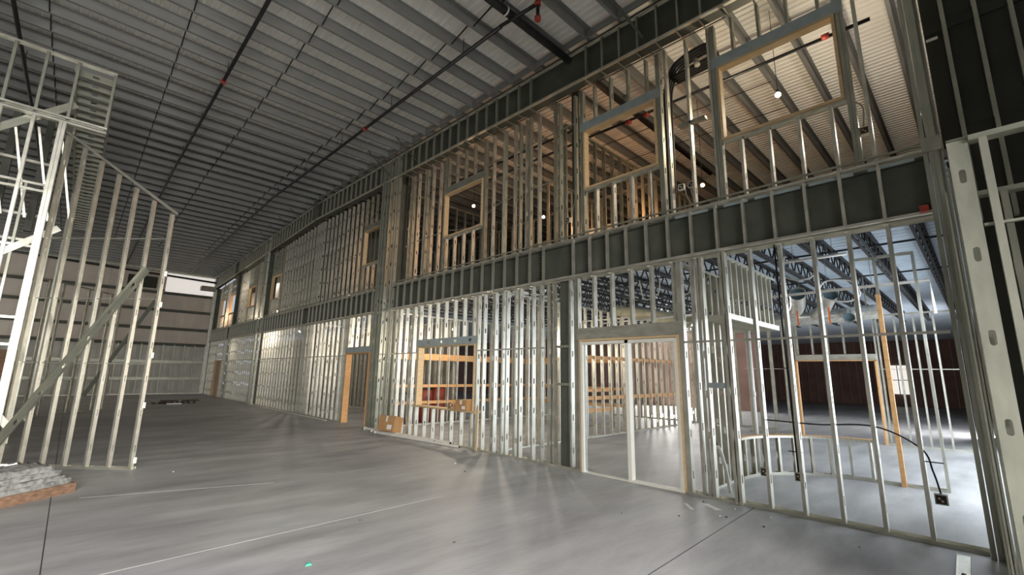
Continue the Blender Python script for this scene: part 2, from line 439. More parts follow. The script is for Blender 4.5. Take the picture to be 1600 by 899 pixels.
# headers over the openings
member('header', WR, (WX-.01, 3.30, 2.55), (WX-.01, 5.47, 2.55), (0, 0, 1), .215, .16, 0, False, GALV)
member('header', WR, (WX-.01, 8.50, 2.58), (WX-.01, 11.22, 2.58), (0, 0, 1), .19, .16, .0, True, GALVB)
member('header', WR, (WX-.01, 13.98, 2.50), (WX-.01, 15.92, 2.50), (0, 0, 1), .19, .16, .0, False, GALVB)
# wood blocking glimpsed in wall
box('plate_strap', WR, (WX-.01, WX+.0), (2.66, 2.94), (1.60, 1.68), GALVB)

# right-hand post (full height) and the framed bay that returns towards the camera
PT = thing('wall_post', (7.02, .1, 0), 'built-up full-height stud post at the right end of the framed wall', None, kind='structure')
for (x, y) in ((7.00, .125), (7.0, .065), (7.02, .005)): stud(PT, x, y, 0, u_(0)-.02, m=GALVD, d=.12)
for y in (.145, .098, .055, .012): member('post_track', PT, (6.93-(y < .03)*-.03, y, 0), (6.93-(y < .03)*-.03, y, 7.8), (0, 1, 0), .034, -.03, 0, False, GALVD)
box('splice_clip', PT, (6.915, 6.932), (.0, .17), (4.42, 4.60), GALVD)
RT = thing('wall_return', (4.65, -.08, 0), 'short stud wall returning towards the camera, wide punched end stud', None, kind='structure')
for j, x in enumerate((4.65, 5.06, 5.46, 5.87, 6.28, 6.69)):
    member('stud', RT, (x, -.085, 0), (x, -.085, 3.58), (0, -1, 0), .115, .05, m=GALVD, oval=(j == 0), first=.24)
for x, y, h in ((4.80, -.022, 3.42), (4.92, -.004, 3.36), (5.06, .016, 3.30), (5.24, .034, 3.30)):
    member('stud', RT, (x, y, 0), (x, y, h), (1, 0, 0), .09, .012, .0, m=GALVD, holes=False)
track(RT, (4.62, -.085, 3.59), (6.95, -.085, 3.59), -1, .118, m=GALVD); track(RT, (4.62, -.085, .001), (6.95, -.085, .001), 1, .118, m=GALVD)
WN = thing('wall_near', (4.66, -1.5, 0), 'stud frame of the near bay with a long top track', None, kind='structure')
for j in range(7):
    y = -.20-.305*j
    member('stud', WN, (4.69, y, 0), (4.69, y, 3.58), (1, 0, 0), .10, -.045 if j == 0 else .045, m=GALVD, holes=j > 0)
track(WN, (4.69, -.15, 3.60), (4.69, -2.2, 3.60), -1, .106, m=GALVD); track(WN, (4.69, -.15, .001), (4.69, -2.2, .001), 1, .106, m=GALVD)
bar('bridging_channel', WN, (4.69, -.15, 2.9), (4.69, -2.2, 2.9), (0, 0, 1), .018, .038, GALVD)
for j in range(5): member('stud', WN, (5.6, -.35-.406*j, 0), (5.6, -.35-.406*j, 3.4), (1, 0, 0), .10, .045, m=GALVD)
track(WN, (5.6, -.15, 3.42), (5.6, -2.2, 3.42), -1, .106, m=GALVD)
WD = thing('wall_dark', (7.4, -6, 0), 'dark faced insulation wall with grey studs above the near bay', None, kind='structure')
box('insulation_facing', WD, (7.42, 7.5), (-12, -.02), (0, 9.2), BLACKSHEET)
for j in range(9): stud(WD, 7.36, -.235-.28*j, 3.6, 8.9, d=.09, m=GALVD)
for z in (4.75, 6.25, 7.9): bar('girt', WD, (7.40, -12, z), (7.40, -.03, z), (0, 0, 1), .16, .03, BLACKSHEET)
box('label_strip', WD, (7.28, 7.3), (-.14, -.03), (6.02, 6.05), WHITEPVC)

# ------------------------------------------------------------------ upper stud wall
WU = thing('wall_upper', (UX, 20, 4.52), 'upper storey wall of bare galvanised studs', None, kind='structure')
UOPEN = [(.86, 2.54, 5.69, 6.98), (3.69, 5.39, 5.66, 6.93), (8.74, 10.47, 5.66, 6.92), (14.05, 15.6, 5.64, 6.91), (25.0, 26.5, 5.5, 6.75), (29.4, 31.0, 5.5, 6.7), (33.9, 35.4, 5.5, 6.7), (36.6, 38.0, 5.5, 6.65)]
ux = UX+.05
def upper_open(y):
    for o in UOPEN:
        if o[0]-.06 < y < o[1]+.06: return o
ZF = 4.53
k = 1
while .17+.406*k < 38.6:
    y = .17+.406*k+.04; k += 1
    if in_col(y) or y < .5: continue
    if 6.2 < y < 6.5: continue
    o = upper_open(y)
    mm = GALV if y > 2 else GALV
    if o:
        if o[0]+.03 < y < o[1]-.07:
            stud(WU, ux, y, ZF, o[2]-.05, .10, name='cripple_stud'); stud(WU, ux, y, o[3]+.24, u_(y)-.03, .10, name='cripple_stud', m=GALVD)
    else: stud(WU, ux, y, ZF, u_(y)-.03, .10, m=mm)
    if y < 14:
        box('clip_angle', WU, (BX+.04, UX+.02), (y+.005, y+.03), (4.500, 4.512), GALV)
        box('clip_angle', WU, (BX+.04, UX+.02), (y+.005, y+.03), (u_(y)-.05, u_(y)-.035), GALVD)
for o in UOPEN:
    for y in (o[0]-.10, o[0]-.055, o[1]+.01, o[1]+.055): stud(WU, ux, y, ZF, u_(y)-.03, .10, name='jamb_stud', m=GALVD)
    member('header', WU, (UX-.01, o[0]-.1, o[3]+.145), (UX-.01, o[1]+.1, o[3]+.145), (0, 0, 1), .20, .1, 0, False, GALVB if o[0] < 6 else GALVD)
    track(WU, (ux, o[0], o[2]-.045), (ux, o[1], o[2]-.045), -1, .105)
for y in (6.72, 7.0, 7.35, 7.9, 11.5, 12.3): stud(WU, ux+.02, y, ZF, u_(y)-.03, .10, name='extra_stud', m=GALVD)
for a, b in ((.2, 38.6),): track(WU, (ux, a, ZF-.005), (ux, b, ZF-.005), 1, .106)
for z, a, b in ((5.85, 10.6, 12.6), (7.3, 5.6, 8.6), (6.2, 15.7, 25)):
    bar('bridging_channel', WU, (ux, a, z), (ux, b, z), (0, 0, 1), .018, .03, GALVD)
box('ladder_block', WU, (UX, UX+.1), (2.80, 3.28), (6.20, 6.25), GALVD)

# ------------------------------------------------------------------ window and door bucks
WLAB = ['large wooden window buck nearest the right post, roof bulb behind', 'wooden window buck beside the black cable loop', 'wooden window buck left of the tall bare studs with a bulb shining in it',
        'wooden window buck left of the tall boxed column', 'small wooden window buck beyond the ridge column', 'small far upper window buck, second beyond the ridge', 'small far upper window buck, third beyond the ridge', 'small far upper window buck next to the far wall']
for i, o in enumerate(UOPEN):
    t = thing('window_%d' % (i+1), (UX, (o[0]+o[1])/2, o[2]), WLAB[i], None, kind='structure')
    x = (UX-.03, UX+.12)
    box('jamb', t, x, (o[0], o[0]+.04), (o[2], o[3]), WOOD); box('jamb', t, x, (o[1]-.04, o[1]), (o[2], o[3]), WOOD)
    box('head', t, x, (o[0], o[1]), (o[3], o[3]+.04), WOOD); box('sill', t, x, (o[0], o[1]), (o[2]-.04, o[2]), WOOD)
t = thing('window_9', (WX, 9.86, .83), 'ground floor window opening with wide wooden jamb and boxes on its sill', None, kind='structure')
x = (WX-.02, WX+.17)
box('jamb', t, x, (11.09, 11.13), (.87, 2.45), WOOD); box('jamb', t, x, (8.60, 8.63), (.87, 2.45), WOOD); box('head', t, x, (8.60, 11.13), (2.45, 2.48), WOOD)
box('sill', t, (WX-.05, WX+.2), (8.50, 11.25), (.83, .868), WOOD)
D1 = thing('door_1', (WX, 4.4, 0), 'double door opening with wooden buck and pale two-bay frame', None, kind='structure')
x = (WX-.005, WX+.165)
box('jamb', D1, x, (5.38, 5.42), (0, 2.40), WOOD); box('jamb', D1, x, (3.38, 3.42), (0, 2.40), WOOD); box('head', D1, x, (3.38, 5.42), (2.40, 2.44), WOOD)
x = (WX-.02, WX+.09)
for a, b in ((5.325, 5.378), (3.422, 3.475), (4.325, 4.395)): box('frame_post', D1, x, (a, b), (0, 2.39), FRAMEWHITE)
box('frame_head', D1, x, (3.475, 5.325), (2.335, 2.39), FRAMEWHITE)
box('frame_sill', D1, x, (3.475, 4.325), (0, .03), FRAMEWHITE); box('frame_sill', D1, x, (4.395, 5.325), (0, .012), FRAMEWHITE)
for y in (4.38, 5.30): box('frame_stop', D1, (WX+.03, WX+.06), (y, y+.012), (.03, 2.335), GALVB)
D2 = thing('door_2', (WX, 14.9, 0), 'single doorway with wide orange wooden jamb', None, kind='structure')
x = (WX-.04, WX+.18)
box('jamb', D2, x, (15.76, 15.80), (0, 2.36), WOODO); box('jamb', D2, x, (14.05, 14.09), (0, 2.36), WOODO); box('head', D2, x, (14.05, 15.80), (2.36, 2.40), WOODO)
D3 = thing('door_3', (WX, 35.4, 0), 'far doorway with orange wooden jamb near the corner', None, kind='structure')
box('jamb', D3, x, (36.2, 36.3), (0, 2.3), WOODO); box('jamb', D3, x, (34.6, 34.66), (0, 2.3), WOODO); box('head', D3, x, (34.6, 36.3), (2.3, 2.36), WOODO)
box('door_panel', D3, (WX+.05, WX+.09), (34.66, 36.2), (0, 2.3), GYP)

# ------------------------------------------------------------------ upper floor deck and bar joists
CL = thing('ceiling_lower', (16, 10, 4.4), 'pale blue deck on black bar joists over the ground floor rooms', None, kind='structure')
V, F = [], []; xs = []; y = -.2
while y < 40:
    xs += [(y, 0), (y+.05, 0), (y+.075, .05), (y+.125, .05)]; y += .152
for yy, dz in xs: V += [(7.24, yy, 4.40+dz), (41, yy, 4.40+dz)]
F = [(2*i, 2*i+1, 2*i+3, 2*i+2) for i in range(len(xs)-1)]
# ribs of the deck run across the joists
V = []; F = []; xs = []; x = 7.24
while x < 41:
    xs += [(x, 0), (x+.09, 0), (x+.12, .04), (x+.20, .04)]; x += .24
for xx, dz in xs: V += [(xx, -.2, 4.39+dz), (xx, 40.1, 4.39+dz)]
F = [(2*i, 2*i+1, 2*i+3, 2*i+2) for i in range(len(xs)-1)]
solid('floor_deck', CL, V, F, INT_DECK)
box('slab_topping', CL, (7.24, 41), (-.2, 40.1), (4.44, 4.52), CONCRETE)
def joist_mesh(L):
    bm = bmesh.new()
    def bx(x0, x1, y0, y1, z0, z1):
        vs = [bm.verts.new(p) for p in ((x0, y0, z0), (x1, y0, z0), (x1, y1, z0), (x0, y1, z0), (x0, y0, z1), (x1, y0, z1), (x1, y1, z1), (x0, y1, z1))]
        for f in BF: bm.faces.new([vs[i] for i in f])
    for y0, y1 in ((-.055, -.012), (.012, .055)):
        bx(0, L, y0, y1, .36, .40); bx(0, L, y0, y1, 0, .035)
    def rod(a, b, r=.012):
        a = Vector(a); b = Vector(b); t = (b-a).normalized(); u = Vector((0, 1, 0)); w = t.cross(u)
        vs = [bm.verts.new(p+u*s*r+w*q*r) for p in (a, b) for s, q in ((-1, -1), (1, -1), (1, 1), (-1, 1))]
        for f in ((0, 1, 5, 4), (1, 2, 6, 5), (2, 3, 7, 6), (3, 0, 4, 7)): bm.faces.new([vs[i] for i in f])
    x = 0
    while x+.5 <= L: rod((x, 0, .37), (x+.25, 0, .02)); rod((x+.25, 0, .02), (x+.5, 0, .37)); x += .5
    me = bpy.data.meshes.new('bar_joist'); bm.to_mesh(me); bm.free(); me.materials.append(JOIST); return me
JM = joist_mesh(16.0)
y = .42
while y < 14.5:
    link('bar_joist', JM, CL, None, (7.30, y, 3.985)); y += .72
for x in (9.6, 12.4): bar('joist_bridging', CL, (x, .1, 4.02), (x, 14, 4.02), (0, 0, 1), .03, .03, JOIST)

# ------------------------------------------------------------------ partitions
def partition(name, p0, p1, h, label, d=.092, sp=.406, openings=(), bridging=(), blocking=(), m=None, flip=False, z0=0, holes=True, sheet=None):
    """blocking: (z, s0, s1, height)"""
    m = m or GALV
    a, b = Vector((p0[0], p0[1], z0)), Vector((p1[0], p1[1], z0)); L = (b-a).length; u = (b-a)/L
    n = Vector((-u.y, u.x, 0)); n = -n if flip else n
    t = thing(name, (a+b)/2, label, None, kind='structure')
    up = Vector((0, 0, 1))
    s = .0
    while s < L:
        q = a+u*s; o = next((o for o in openings if o[0] < s < o[1]), None)
        if o is None: member('stud', t, q, q+up*h, n, d, .04, holes=holes, m=m, first=random.choice((.25, .33, .4)))
        elif o[2] < h-.3: member('cripple_stud', t, q+up*(o[2]+.2), q+up*h, n, d, .04, holes=False, m=m)
        s += sp
    for o in openings:
        for ss in (o[0], o[1]):
            q = a+u*ss; member('jamb_stud', t, q, q+up*h, n, d, .04, holes=holes, m=m)
        if o[2] < h-.1:
            q0, q1 = a+u*o[0]+up*(o[2]+.09)+n*(d/2), a+u*o[1]+up*(o[2]+.09)+n*(d/2)
            bar('header', t, q0-n*(d/2), q1-n*(d/2), up, .18, d+.02, m)
    segs = [0]+[v for o in sorted(openings) for v in o[:2]]+[L]
    for s0, s1 in zip(segs[::2], segs[1::2]):
        if s1-s0 > .05: track(t, a+u*s0+up*.001, a+u*s1+up*.001, 1, d+.006, m)
    track(t, a+up*h, b+up*h, -1, d+.006, m)
    for z in bridging:
        for s0, s1 in zip(segs[::2], segs[1::2]): bar('bridging_channel', t, a+u*s0+up*z, a+u*s1+up*z, up, .018, .034, m)
    for (z, s0, s1, hh) in blocking:
        s = s0
        bar('blocking', t, a+u*s0+up*z-n*.02, a+u*s1+up*z-n*.02, up, hh, .038, WOODO)
    if sheet:
        q0, q1 = a+n*(d/2+.012)*sheet[2], b+n*(d/2+.012)*sheet[2]
        bar('sheathing_board', t, q0+up*(sheet[0]+sheet[1])/2, q1+up*(sheet[0]+sheet[1])/2, up, sheet[1]-sheet[0], .014, sheet[3])
    return t
partition('wall_interior', (7.5, 8.0), (18.0, 8.0), 3.75, 'stud partition with orange blocking seen through the double door', blocking=((2.28, 2.2, 9.5, .10), (1.10, 2.2, 9.5, .11), (.75, 2.2, 4.6, .10), (1.32, 3.0, 4.6, .09)), flip=True, m=GALV)
partition('wall_interior', (7.5, 13.6), (18.0, 13.6), 3.75, 'stud partition with orange blocking behind the lower window opening', blocking=((2.30, .3, 9, .22), (1.30, .3, 9, .10), (.74, .3, 9, .10)), flip=True)
partition('wall_interior', (13.6, 8.2), (13.6, 13.4), 3.75, 'stud partition parallel to the framed wall, deep behind the lower window', blocking=((2.30, 0, 5, .22), (1.30, 0, 5, .1), (.74, 0, 5, .1)))
partition('wall_interior', (18.0, 5.2), (18.0, 12), 3.75, 'open stud partition at the end of the blocking wall')
partition('wall_interior', (16.5, .35), (16.5, 5.6), 3.60, 'stud partition with a doorway beyond the curved pony wall', openings=((1.70, 3.72, 2.30),), bridging=(2.05,), m=GALV)
partition('wall_interior', (10.4, .62), (10.4, 1.42), 4.0, 'short stud stub wall carrying the tall wooden post', sp=.27)
partition('wall_interior', (7.45, 3.22), (9.0, 3.22), 3.6, 'stud return from the built-up post into the room', sp=.28)
partition('wall_interior', (10.5, 14.0), (10.5, 38.5), 3.75, 'long board-backed partition behind the far ground floor bays', sheet=(0, 3.7, -1, GYP))
partition('wall_interior', (7.4, 19.9), (10.5, 19.9), 3.75, 'cross partition at the ridge column')
# upper storey partitions
partition('wall_interior', (7.9, 6.4), (16, 6.4), 3.3, 'upper cross partition beside the second window buck', z0=4.53, m=GALVD, flip=True)
partition('wall_interior', (12.5, 6.5), (12.5, 19), 3.3, 'upper partition running far behind the tall bare studs', z0=4.53, m=GALV, openings=((1.6, 2.6, 2.1), (4.4, 5.4, 2.1)))
partition('wall_interior', (7.7, 13.2), (12.5, 13.2), 3.4, 'upper cross partition at the tall boxed column', z0=4.53, m=GALVD, flip=True)
partition('wall_interior', (10.0, 8.8), (12.4, 8.8), 3.2, 'short upper cross partition seen in the third window buck', z0=4.53, m=GALV, flip=True)
partition('wall_interior', (8.4, 14.0), (8.4, 19.8), 3.6, 'upper partition with a tan board behind the window by the tall column', z0=4.53, m=GALVD, sheet=(1.75, 3.2, -1, BOARD))
partition('wall_interior', (8.8, 20.2), (8.8, 38.5), 3.4, 'upper partition behind the small far window bucks', z0=4.53, m=GALVD, sheet=(0, 3.4, -1, BLACKSHEET))  # black sheet puts the dark behind the studs into its colour

# far shells
WB = box('wall_back', None, (40.6, 40.8), (-.3, 40.2), (0, 4.4), BROWNWALL); tag(WB, 'dark brown back wall of the deep hall', None, kind='structure')
for j in range(30): member('stud', WB, (40.5, .2+.5*j, 0), (40.5, .2+.5*j, 4.3), (1, 0, 0), .1, .04, holes=False, m=mat('rusty_stud_%d' % j, (.42, .30, .25)) if j == 0 else bpy.data.materials['rusty_stud_0'])
t = thing('window_10', (40.4, 3.9, .6), 'bright daylit window in the dark back wall', None, kind='structure')
box('pane', t, (40.45, 40.47), (3.5, 4.5), (.8, 2.7), GLOWWIN)
for yy in (3.45, 3.98, 4.5): box('mullion', t, (40.40, 40.47), (yy, yy+.05), (.75, 2.75), FRAMEWHITE)
for zz in (.75, 1.7, 2.7): box('rail', t, (40.40, 40.47), (3.45, 4.55), (zz, zz+.05), FRAMEWHITE)
o = box('wall_end', None, (17.4, 41), (-.45, -.25), (0, 9), BLACKSHEET); tag(o, 'dark near end wall beyond the storefront', None, kind='structure')
o = box('wall_end', None, (7.5, 17.4), (-.45, -.25), (3.6, 9), BLACKSHEET); tag(o, 'dark wall over the storefront opening', None, kind='structure')
o = box('wall_inner', None, (26.0, 26.15), (8.2, 40.1), (0, 4.4), BROWNWALL); tag(o, 'brown board wall closing the middle rooms', None, kind='structure')
o = box('wall_upper_back', None, (24.0, 24.2), (-.3, 40.1), (4.52, 9.4), BOARD); tag(o, 'tan back wall of the upper storey', None, kind='structure')
o = box('wall_left', None, (-14.2, -14), (-12, 40.2), (0, 9.5), SHELL); tag(o, 'grey outer wall left of the picture', None, kind='structure')
o = box('wall_rear', None, (-14, 7.5), (-5.2, -5.0), (0, 9.3), SHELL); tag(o, 'grey outer wall behind the camera', None, kind='structure')

# ------------------------------------------------------------------ far wall
WF = thing('wall_far', (0, 40, 0), 'far end wall of liner panels on dark girts', None, kind='structure')
gz = [0, 1.05, 2.21, 3.44, 4.54, 5.83, 7.06, 8.55]
px = [-14+3.02*k for k in range(8)]
for zi in range(7):
    for xi in range(7):
        x0, x1 = px[xi]+.008, px[xi+1]-.008
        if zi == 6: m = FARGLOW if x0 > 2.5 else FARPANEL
        else: m = FARLOW if zi < 3 else FARPANEL
        V, F = [], []; n = 20; pr = []
        for q in range(n+1):
            x = x0+(x1-x0)*q/n; pr.append((x, 40.085 if q % 4 == 1 else 40.09))
        for (x, y) in pr: V += [(x, y, gz[zi]+.01), (x, y, gz[zi+1]-.01)]
        F = [(2*q, 2*q+2, 2*q+3, 2*q+1) for q in range(n)]
        solid('wall_panel', WF, V, F, m)
for z in gz[1:7]:
    member('girt', WF, (-14, 39.98, z), (7.2, 39.98, z), (0, 0, -1), .20, .07, .02, False, DARKSTEEL if z > 2.5 else GALVD)
box('outer_skin', WF, (-14, 7.4), (40.14, 40.2), (0, 9.2), SHELL)
for k in range(20): member('stud', WF, (7.0-.61*k, 39.86, 0), (7.0-.61*k, 39.86, 3.4), (0, 1, 0), .09, .04, m=GALVD, holes=False)
track(WF, (-5, 39.86, .001), (7.0, 39.86, .001), 1, .1)
tube('eave_pipe', WF, [(-6, 39.2, 8.55), (7.0, 39.2, 8.10)], .07, BLACKPIPE)
box('eave_beam', WF, (-6, 7.0), (39.75, 39.95), (8.55, 8.72), GALVD)
box('dark_louvre', WF, (2.0, 3.6), (39.9, 39.97), (7.3, 8.1), BLACKSHEET)
box('corner_post', WF, (7.0, 7.22), (39.6, 39.85), (0, 8.4), GALV)
box('ledge_box', WF, (6.1, 7.0), (38.9, 39.5), (7.45, 7.75), GYP)

# ------------------------------------------------------------------ sprinkler pipes
def run_pipe(name, x, dz, r, y0, y1, label, coup=()):
    t = tube(name, None, [(x, y0, r_(y0)-dz), (x, RIDGE, r_(RIDGE)-dz), (x, y1, r_(y1)-dz)] if y0 < RIDGE < y1 else [(x, y0, r_(y0)-dz), (x, y1, r_(y1)-dz)], r, BLACKPIPE)
    tag(t, label, 'pipe', 'sprinkler branch pipes under the roof')
    for y in coup: tube('coupling', t, [(x, y, r_(y)-dz), (x, y+.10, r_(y)-dz)], r*1.55, RED, 12)
    for k in range(12):
        y = y0+1.2+k*3.1
        if y < y1: bar('hanger_rod', t, (x, y, r_(y)-dz), (x, y, r_(y)+.05), (1, 0, 0), .012, .012, BLACKPIPE)
    return t
run_pipe('sprinkler_pipe', -1.80, .28, .040, -8, 30, 'black sprinkler pipe passing behind the top of the stair frame')
run_pipe('sprinkler_pipe', 1.72, .28, .040, -8, 38, 'black sprinkler pipe running along the middle of the roof', (12.1, 24))
run_pipe('sprinkler_pipe', 5.14, .36, .040, 5.75, 38, 'black sprinkler pipe nearest the framed wall', (11.5,))
MP = tube('sprinkler_main', None, [(-6, 5.55, 8.715), (7.1, 5.60, 8.715), (15, 5.70, 8.715)], .085, BLACKPIPE, 14)
tag(MP, 'thick black sprinkler main crossing the roof into the upper storey', 'pipe')
tube('drop_pipe', MP, [(5.45, 5.05, 8.75), (5.45, 5.05, 8.42)], .035, BLACKPIPE)
for z in (8.42, 8.75): tube('coupling', MP, [(5.45, 5.05, z-.04), (5.45, 5.05, z+.04)], .06, RED, 12)
tube('riser_branch', MP, [(5.45, 5.05, 8.75), (5.14, 5.78, 8.50)], .035, BLACKPIPE)
for x in (5.1, 3.2): tube('pipe_strap', MP, [(x, 5.59, 8.715), (x+.03, 5.59, 8.715)], .095, WHITEPVC, 14)
UP = tube('sprinkler_pipe', None, [(9.3, .6, 8.05), (9.3, 13, 8.25)], .035, BLACKPIPE)
tag(UP, 'black sprinkler pipe with red tees inside the upper storey', 'pipe', 'sprinkler branch pipes under the roof')
for y in (3.3, 4.9, 5.4, 1.2): tube('coupling', UP, [(9.3, y, 8.08), (9.3, y+.12, 8.08)], .055, RED, 12)
tube('sprinkler_drop', UP, [(9.3, 3.35, 8.06), (9.3, 3.35, 7.72)], .02, RED)
UP = tube('sprinkler_pipe', None, [(8.2, 5.5, 7.75), (8.2, 13, 7.95)], .03, BLACKPIPE)
tag(UP, 'thin black sprinkler pipe close behind the upper studs', 'pipe', 'sprinkler branch pipes under the roof')

# ------------------------------------------------------------------ stair enclosure on the left
D45 = Vector((-.70, .714, 0)); N45 = Vector((.714, .70, 0)); P45 = Vector((1.04, 10.69, 0)); UPV = Vector((0, 0, 1))
SW = thing('wall_stair', tuple(P45+D45*1.2), 'tall stud panel with sloping stair top set at forty-five degrees', None, kind='structure')
def ztop(t): return 4.74+.69*t
for k in range(7):
    t = .406*k; q = P45+D45*t
    member('stud', SW, q, q+UPV*ztop(t), N45, .075, .041, m=GALV, first=.35)
    if False: member('stud', SW, q+D45*-.045+N45*.01, q+D45*-.045+N45*.01+UPV*(ztop(t)-.03), N45, .09, .03, m=GALVB, holes=False)
track(SW, P45-D45*.03+UPV*.001, P45+D45*2.75+UPV*.001, 1, .106)
q0, q1 = P45-D45*.03+UPV*(ztop(0)+.02), P45+D45*2.75+UPV*(ztop(2.75)+.02)
member('sloped_track', SW, q0, q1, N45, .106, -.035, 0, False)
for z in (1.84, 3.05, 4.24): bar('bridging_channel', SW, P45+UPV*z, P45+D45*2.6+UPV*z, (0, 0, 1), .018, .036, GALV)
for z in (.1, 1.05, 1.95, 2.9, 3.5): box('edge_clip', SW, (1.045, 1.09), (10.68, 10.72), (z, z+.10), FRAMEWHITE)
a, b = P45+D45*2.72-N45*.07+UPV*.02, P45+D45*.28-N45*.07+UPV*3.62
pl = (b-a).cross(N45)
member('diagonal_brace', SW, a, b, pl, .15, .04, .012, True, GALVD, True)
bar('dark_strut', SW, P45+D45*2.0+N45*.9+UPV*1.2, P45+D45*.7+N45*.9+UPV*3.4, (0, 0, 1), .05, .05, DARKSTEEL)

TW = thing('wall_tower', (-1.2, 12.45, 0), 'stair tower frame of posts, tracks and diagonal straps at the left edge', None, kind='structure')
TY = 12.45
for x in (-2.12, -1.68, -1.24, -.78, -.20): stud(TW, x, TY, 6.75, 8.10, .10, m=GALVD, name='post', xd=(0, 1, 0), f=-.045)
for z, up in ((8.10, -1), (6.80, -1), (6.66, 1)): track(TW, (-2.6, TY, z), (-.15, TY, z), up, .11, m=GALV)
for x, h in ((-.86, 6.7), (-.80, 6.7), (-1.24, 6.7), (-1.68, 6.7), (-2.1, 6.7)): stud(TW, x, TY, 0, h, .12, m=GALV, name='post', xd=(0, 1, 0), f=-.05)
stud(TW, -.80, TY-.10, 0, 6.66, .10, m=GALV, name='post', xd=(0, 1, 0), f=-.05)
track(TW, (-2.6, TY, .001), (-.7, TY, .001), 1, .126)
bar('diagonal_strap', TW, (-1.75, TY+.1, 6.15), (-.68, TY+.1, 7.18), (-.6, 0, .8), .14, .03, GALVD)
bar('diagonal_strap', TW, (-1.75, TY-.08, 3.35), (-.55, TY+.1, 4.50), (-.6, 0, .8), .12, .02, GALV)
bar('diagonal_strap', TW, (-1.6, TY-.07, 1.95), (-.60, TY-.07, .62), (.6, 0, .8), .11, .01, FRAMEWHITE)
for z in (5.62, 5.48, 4.25, 2.75, 2.2): bar('rail', TW, (-2.8, TY+1.2, z), (-.9, TY+1.2, z), (0, 0, 1), .05, .05, GALV)
for x in (-2.25, -1.72, -1.2): stud(TW, x, TY+1.25, 0, 5.6, .09, m=GALVD, name='post', xd=(0, 1, 0))
for k in range(5):
    x = -2.35+.36*k
    member('stringer', TW, (x, TY+1.5, 7.0), (x+.42, TY+1.9, 5.0), (0, 1, 0), .09, .04, m=GALV)
for k in range(4):
    bar('tread_rail', TW, (-2.6, TY+2.2+.35*k, 6.4-.55*k), (-1.0, TY+2.2+.35*k, 6.4-.55*k), (0, 0, 1), .06, .10, GALV)
box('dark_post', TW, (-1.75, -1.62), (TY+2.3, TY+2.45), (0, 7.6), DARKSTEEL)
box('dark_post', TW, (-1.20, -1.08), (TY+2.3, TY+2.45), (4.8, 7.9), DARKSTEEL)

LD = thing('soffit_frame', (-.5, 20, 8.0), 'long high soffit of closely spaced punched joists behind the stair tower', None, kind='structure')
y = 12.65
while y < 28:
    member('joist', LD, (-.77, y, 7.96), (-.20, y, 7.96), (0, 0, -1), .15, .04, .012, True, GALVD, False, .29); y += .44
for x, s in ((-.79, 1), (-.17, -1)):
    bar('edge_track', LD, (x, 12.5, 7.96), (x, 28, 7.96), (0, 0, 1), .17, .04, GALVD)
for y in (16, 22, 28): stud(LD, -.79, y, 0, 7.9, .1, m=GALVD, name='post', xd=(0, 1, 0))

partition('wall_interior', (-1.3, 22.9), (1.3, 26.4), 4.9, 'distant angled stud wall seen behind the stair panel', m=GALV, sp=.61, bridging=(1.3,))
o = bar('plywood_sheet', None, (-1.85, 16.0, .0), (-1.85, 16.35, 2.15), (1, 0, 0), 1.55, .018, OLDWOOD); tag(o, 'brown plywood sheet leaning behind the stair tower', 'plywood')

# ------------------------------------------------------------------ bundle on timber, lower left
PB = thing('material_bundle', (-.3, 9.6, 0), 'dusty grey bundle of layered sheets lying on brown timber', 'bundle')
O = Vector((.31, 9.34, 0)); U = Vector((-.80, -.60, 0)); Vv = Vector((-.60, .80, 0))
def wpt(u, v, z): return O+U*u+Vv*v+Vector((0, 0, z))
def wbox(name, u0, u1, v0, v1, z0, z1, m):
    return solid(name, PB, [wpt(u0, v0, z0), wpt(u1, v0, z0), wpt(u1, v1, z0), wpt(u0, v1, z0), wpt(u0, v0, z1), wpt(u1, v0, z1), wpt(u1, v1, z1), wpt(u0, v1, z1)], [tuple(reversed(f)) for f in BF], m)
wbox('timber', 0, 2.4, 0, .12, .0, .13, OLDWOOD); wbox('timber', .05, 2.4, .75, .87, .0, .13, OLDWOOD)
rs = random.Random(3)
for li in range(4):
    n, q = 34, 14; z0 = .13+.065*li; ins = .02+.05*li
    u0, u1, v0, v1 = .03+ins*.9+rs.uniform(0, .03), 2.4, .01+ins*.7, .95-ins*.3
    top, V = [], []
    for i in range(n+1):
        for j in range(q+1):
            uu = u0+(u1-u0)*i/n; vv = v0+(v1-v0)*j/q
            eu = rs.uniform(-.02, .02) if i == 0 else 0; ev = rs.uniform(-.012, .012) if j in (0, q) else 0
            z = z0+.06+.014*math.sin(vv*38+li)+.008*math.sin(uu*17+li*2)+rs.uniform(-.006, .006)+(.03*max(0, 1-abs(vv-.5)/.4) if li == 3 else 0)
            V.append(wpt(uu+eu, vv+ev, z))
    nb = len(V)
    F = [(i*(q+1)+j, i*(q+1)+j+1, (i+1)*(q+1)+j+1, (i+1)*(q+1)+j) for i in range(n) for j in range(q)]
    rim = [j for j in range(q+1)]+[i*(q+1)+q for i in range(1, n+1)]+[n*(q+1)+j for j in range(q-1, -1, -1)]+[i*(q+1) for i in range(n-1, 0, -1)]
    for r in rim: p = V[r].copy(); p.z = z0-.004; V.append(p)
    for a in range(len(rim)): b = (a+1) % len(rim); F.append((rim[a], nb+a, nb+b, rim[b]))
    solid('sheet_layer', PB, V, [tuple(reversed(f)) for f in F], BUNDLE, True)
for (u, v) in ((.55, .55), (1.1, .12), (1.45, .3)):
    c = wpt(u, v, .42); o = tube('torn_wrap', PB, curve_pts([c+Vector((-.10, -.05, 0)), c+Vector((-.02, 0, .02)), c+Vector((.06, .05, .0)), c+Vector((.13, .06, .015))], 4), [.012+.010*math.sin(i*1.3)**2 for i in range(13)], PAPER, 6)

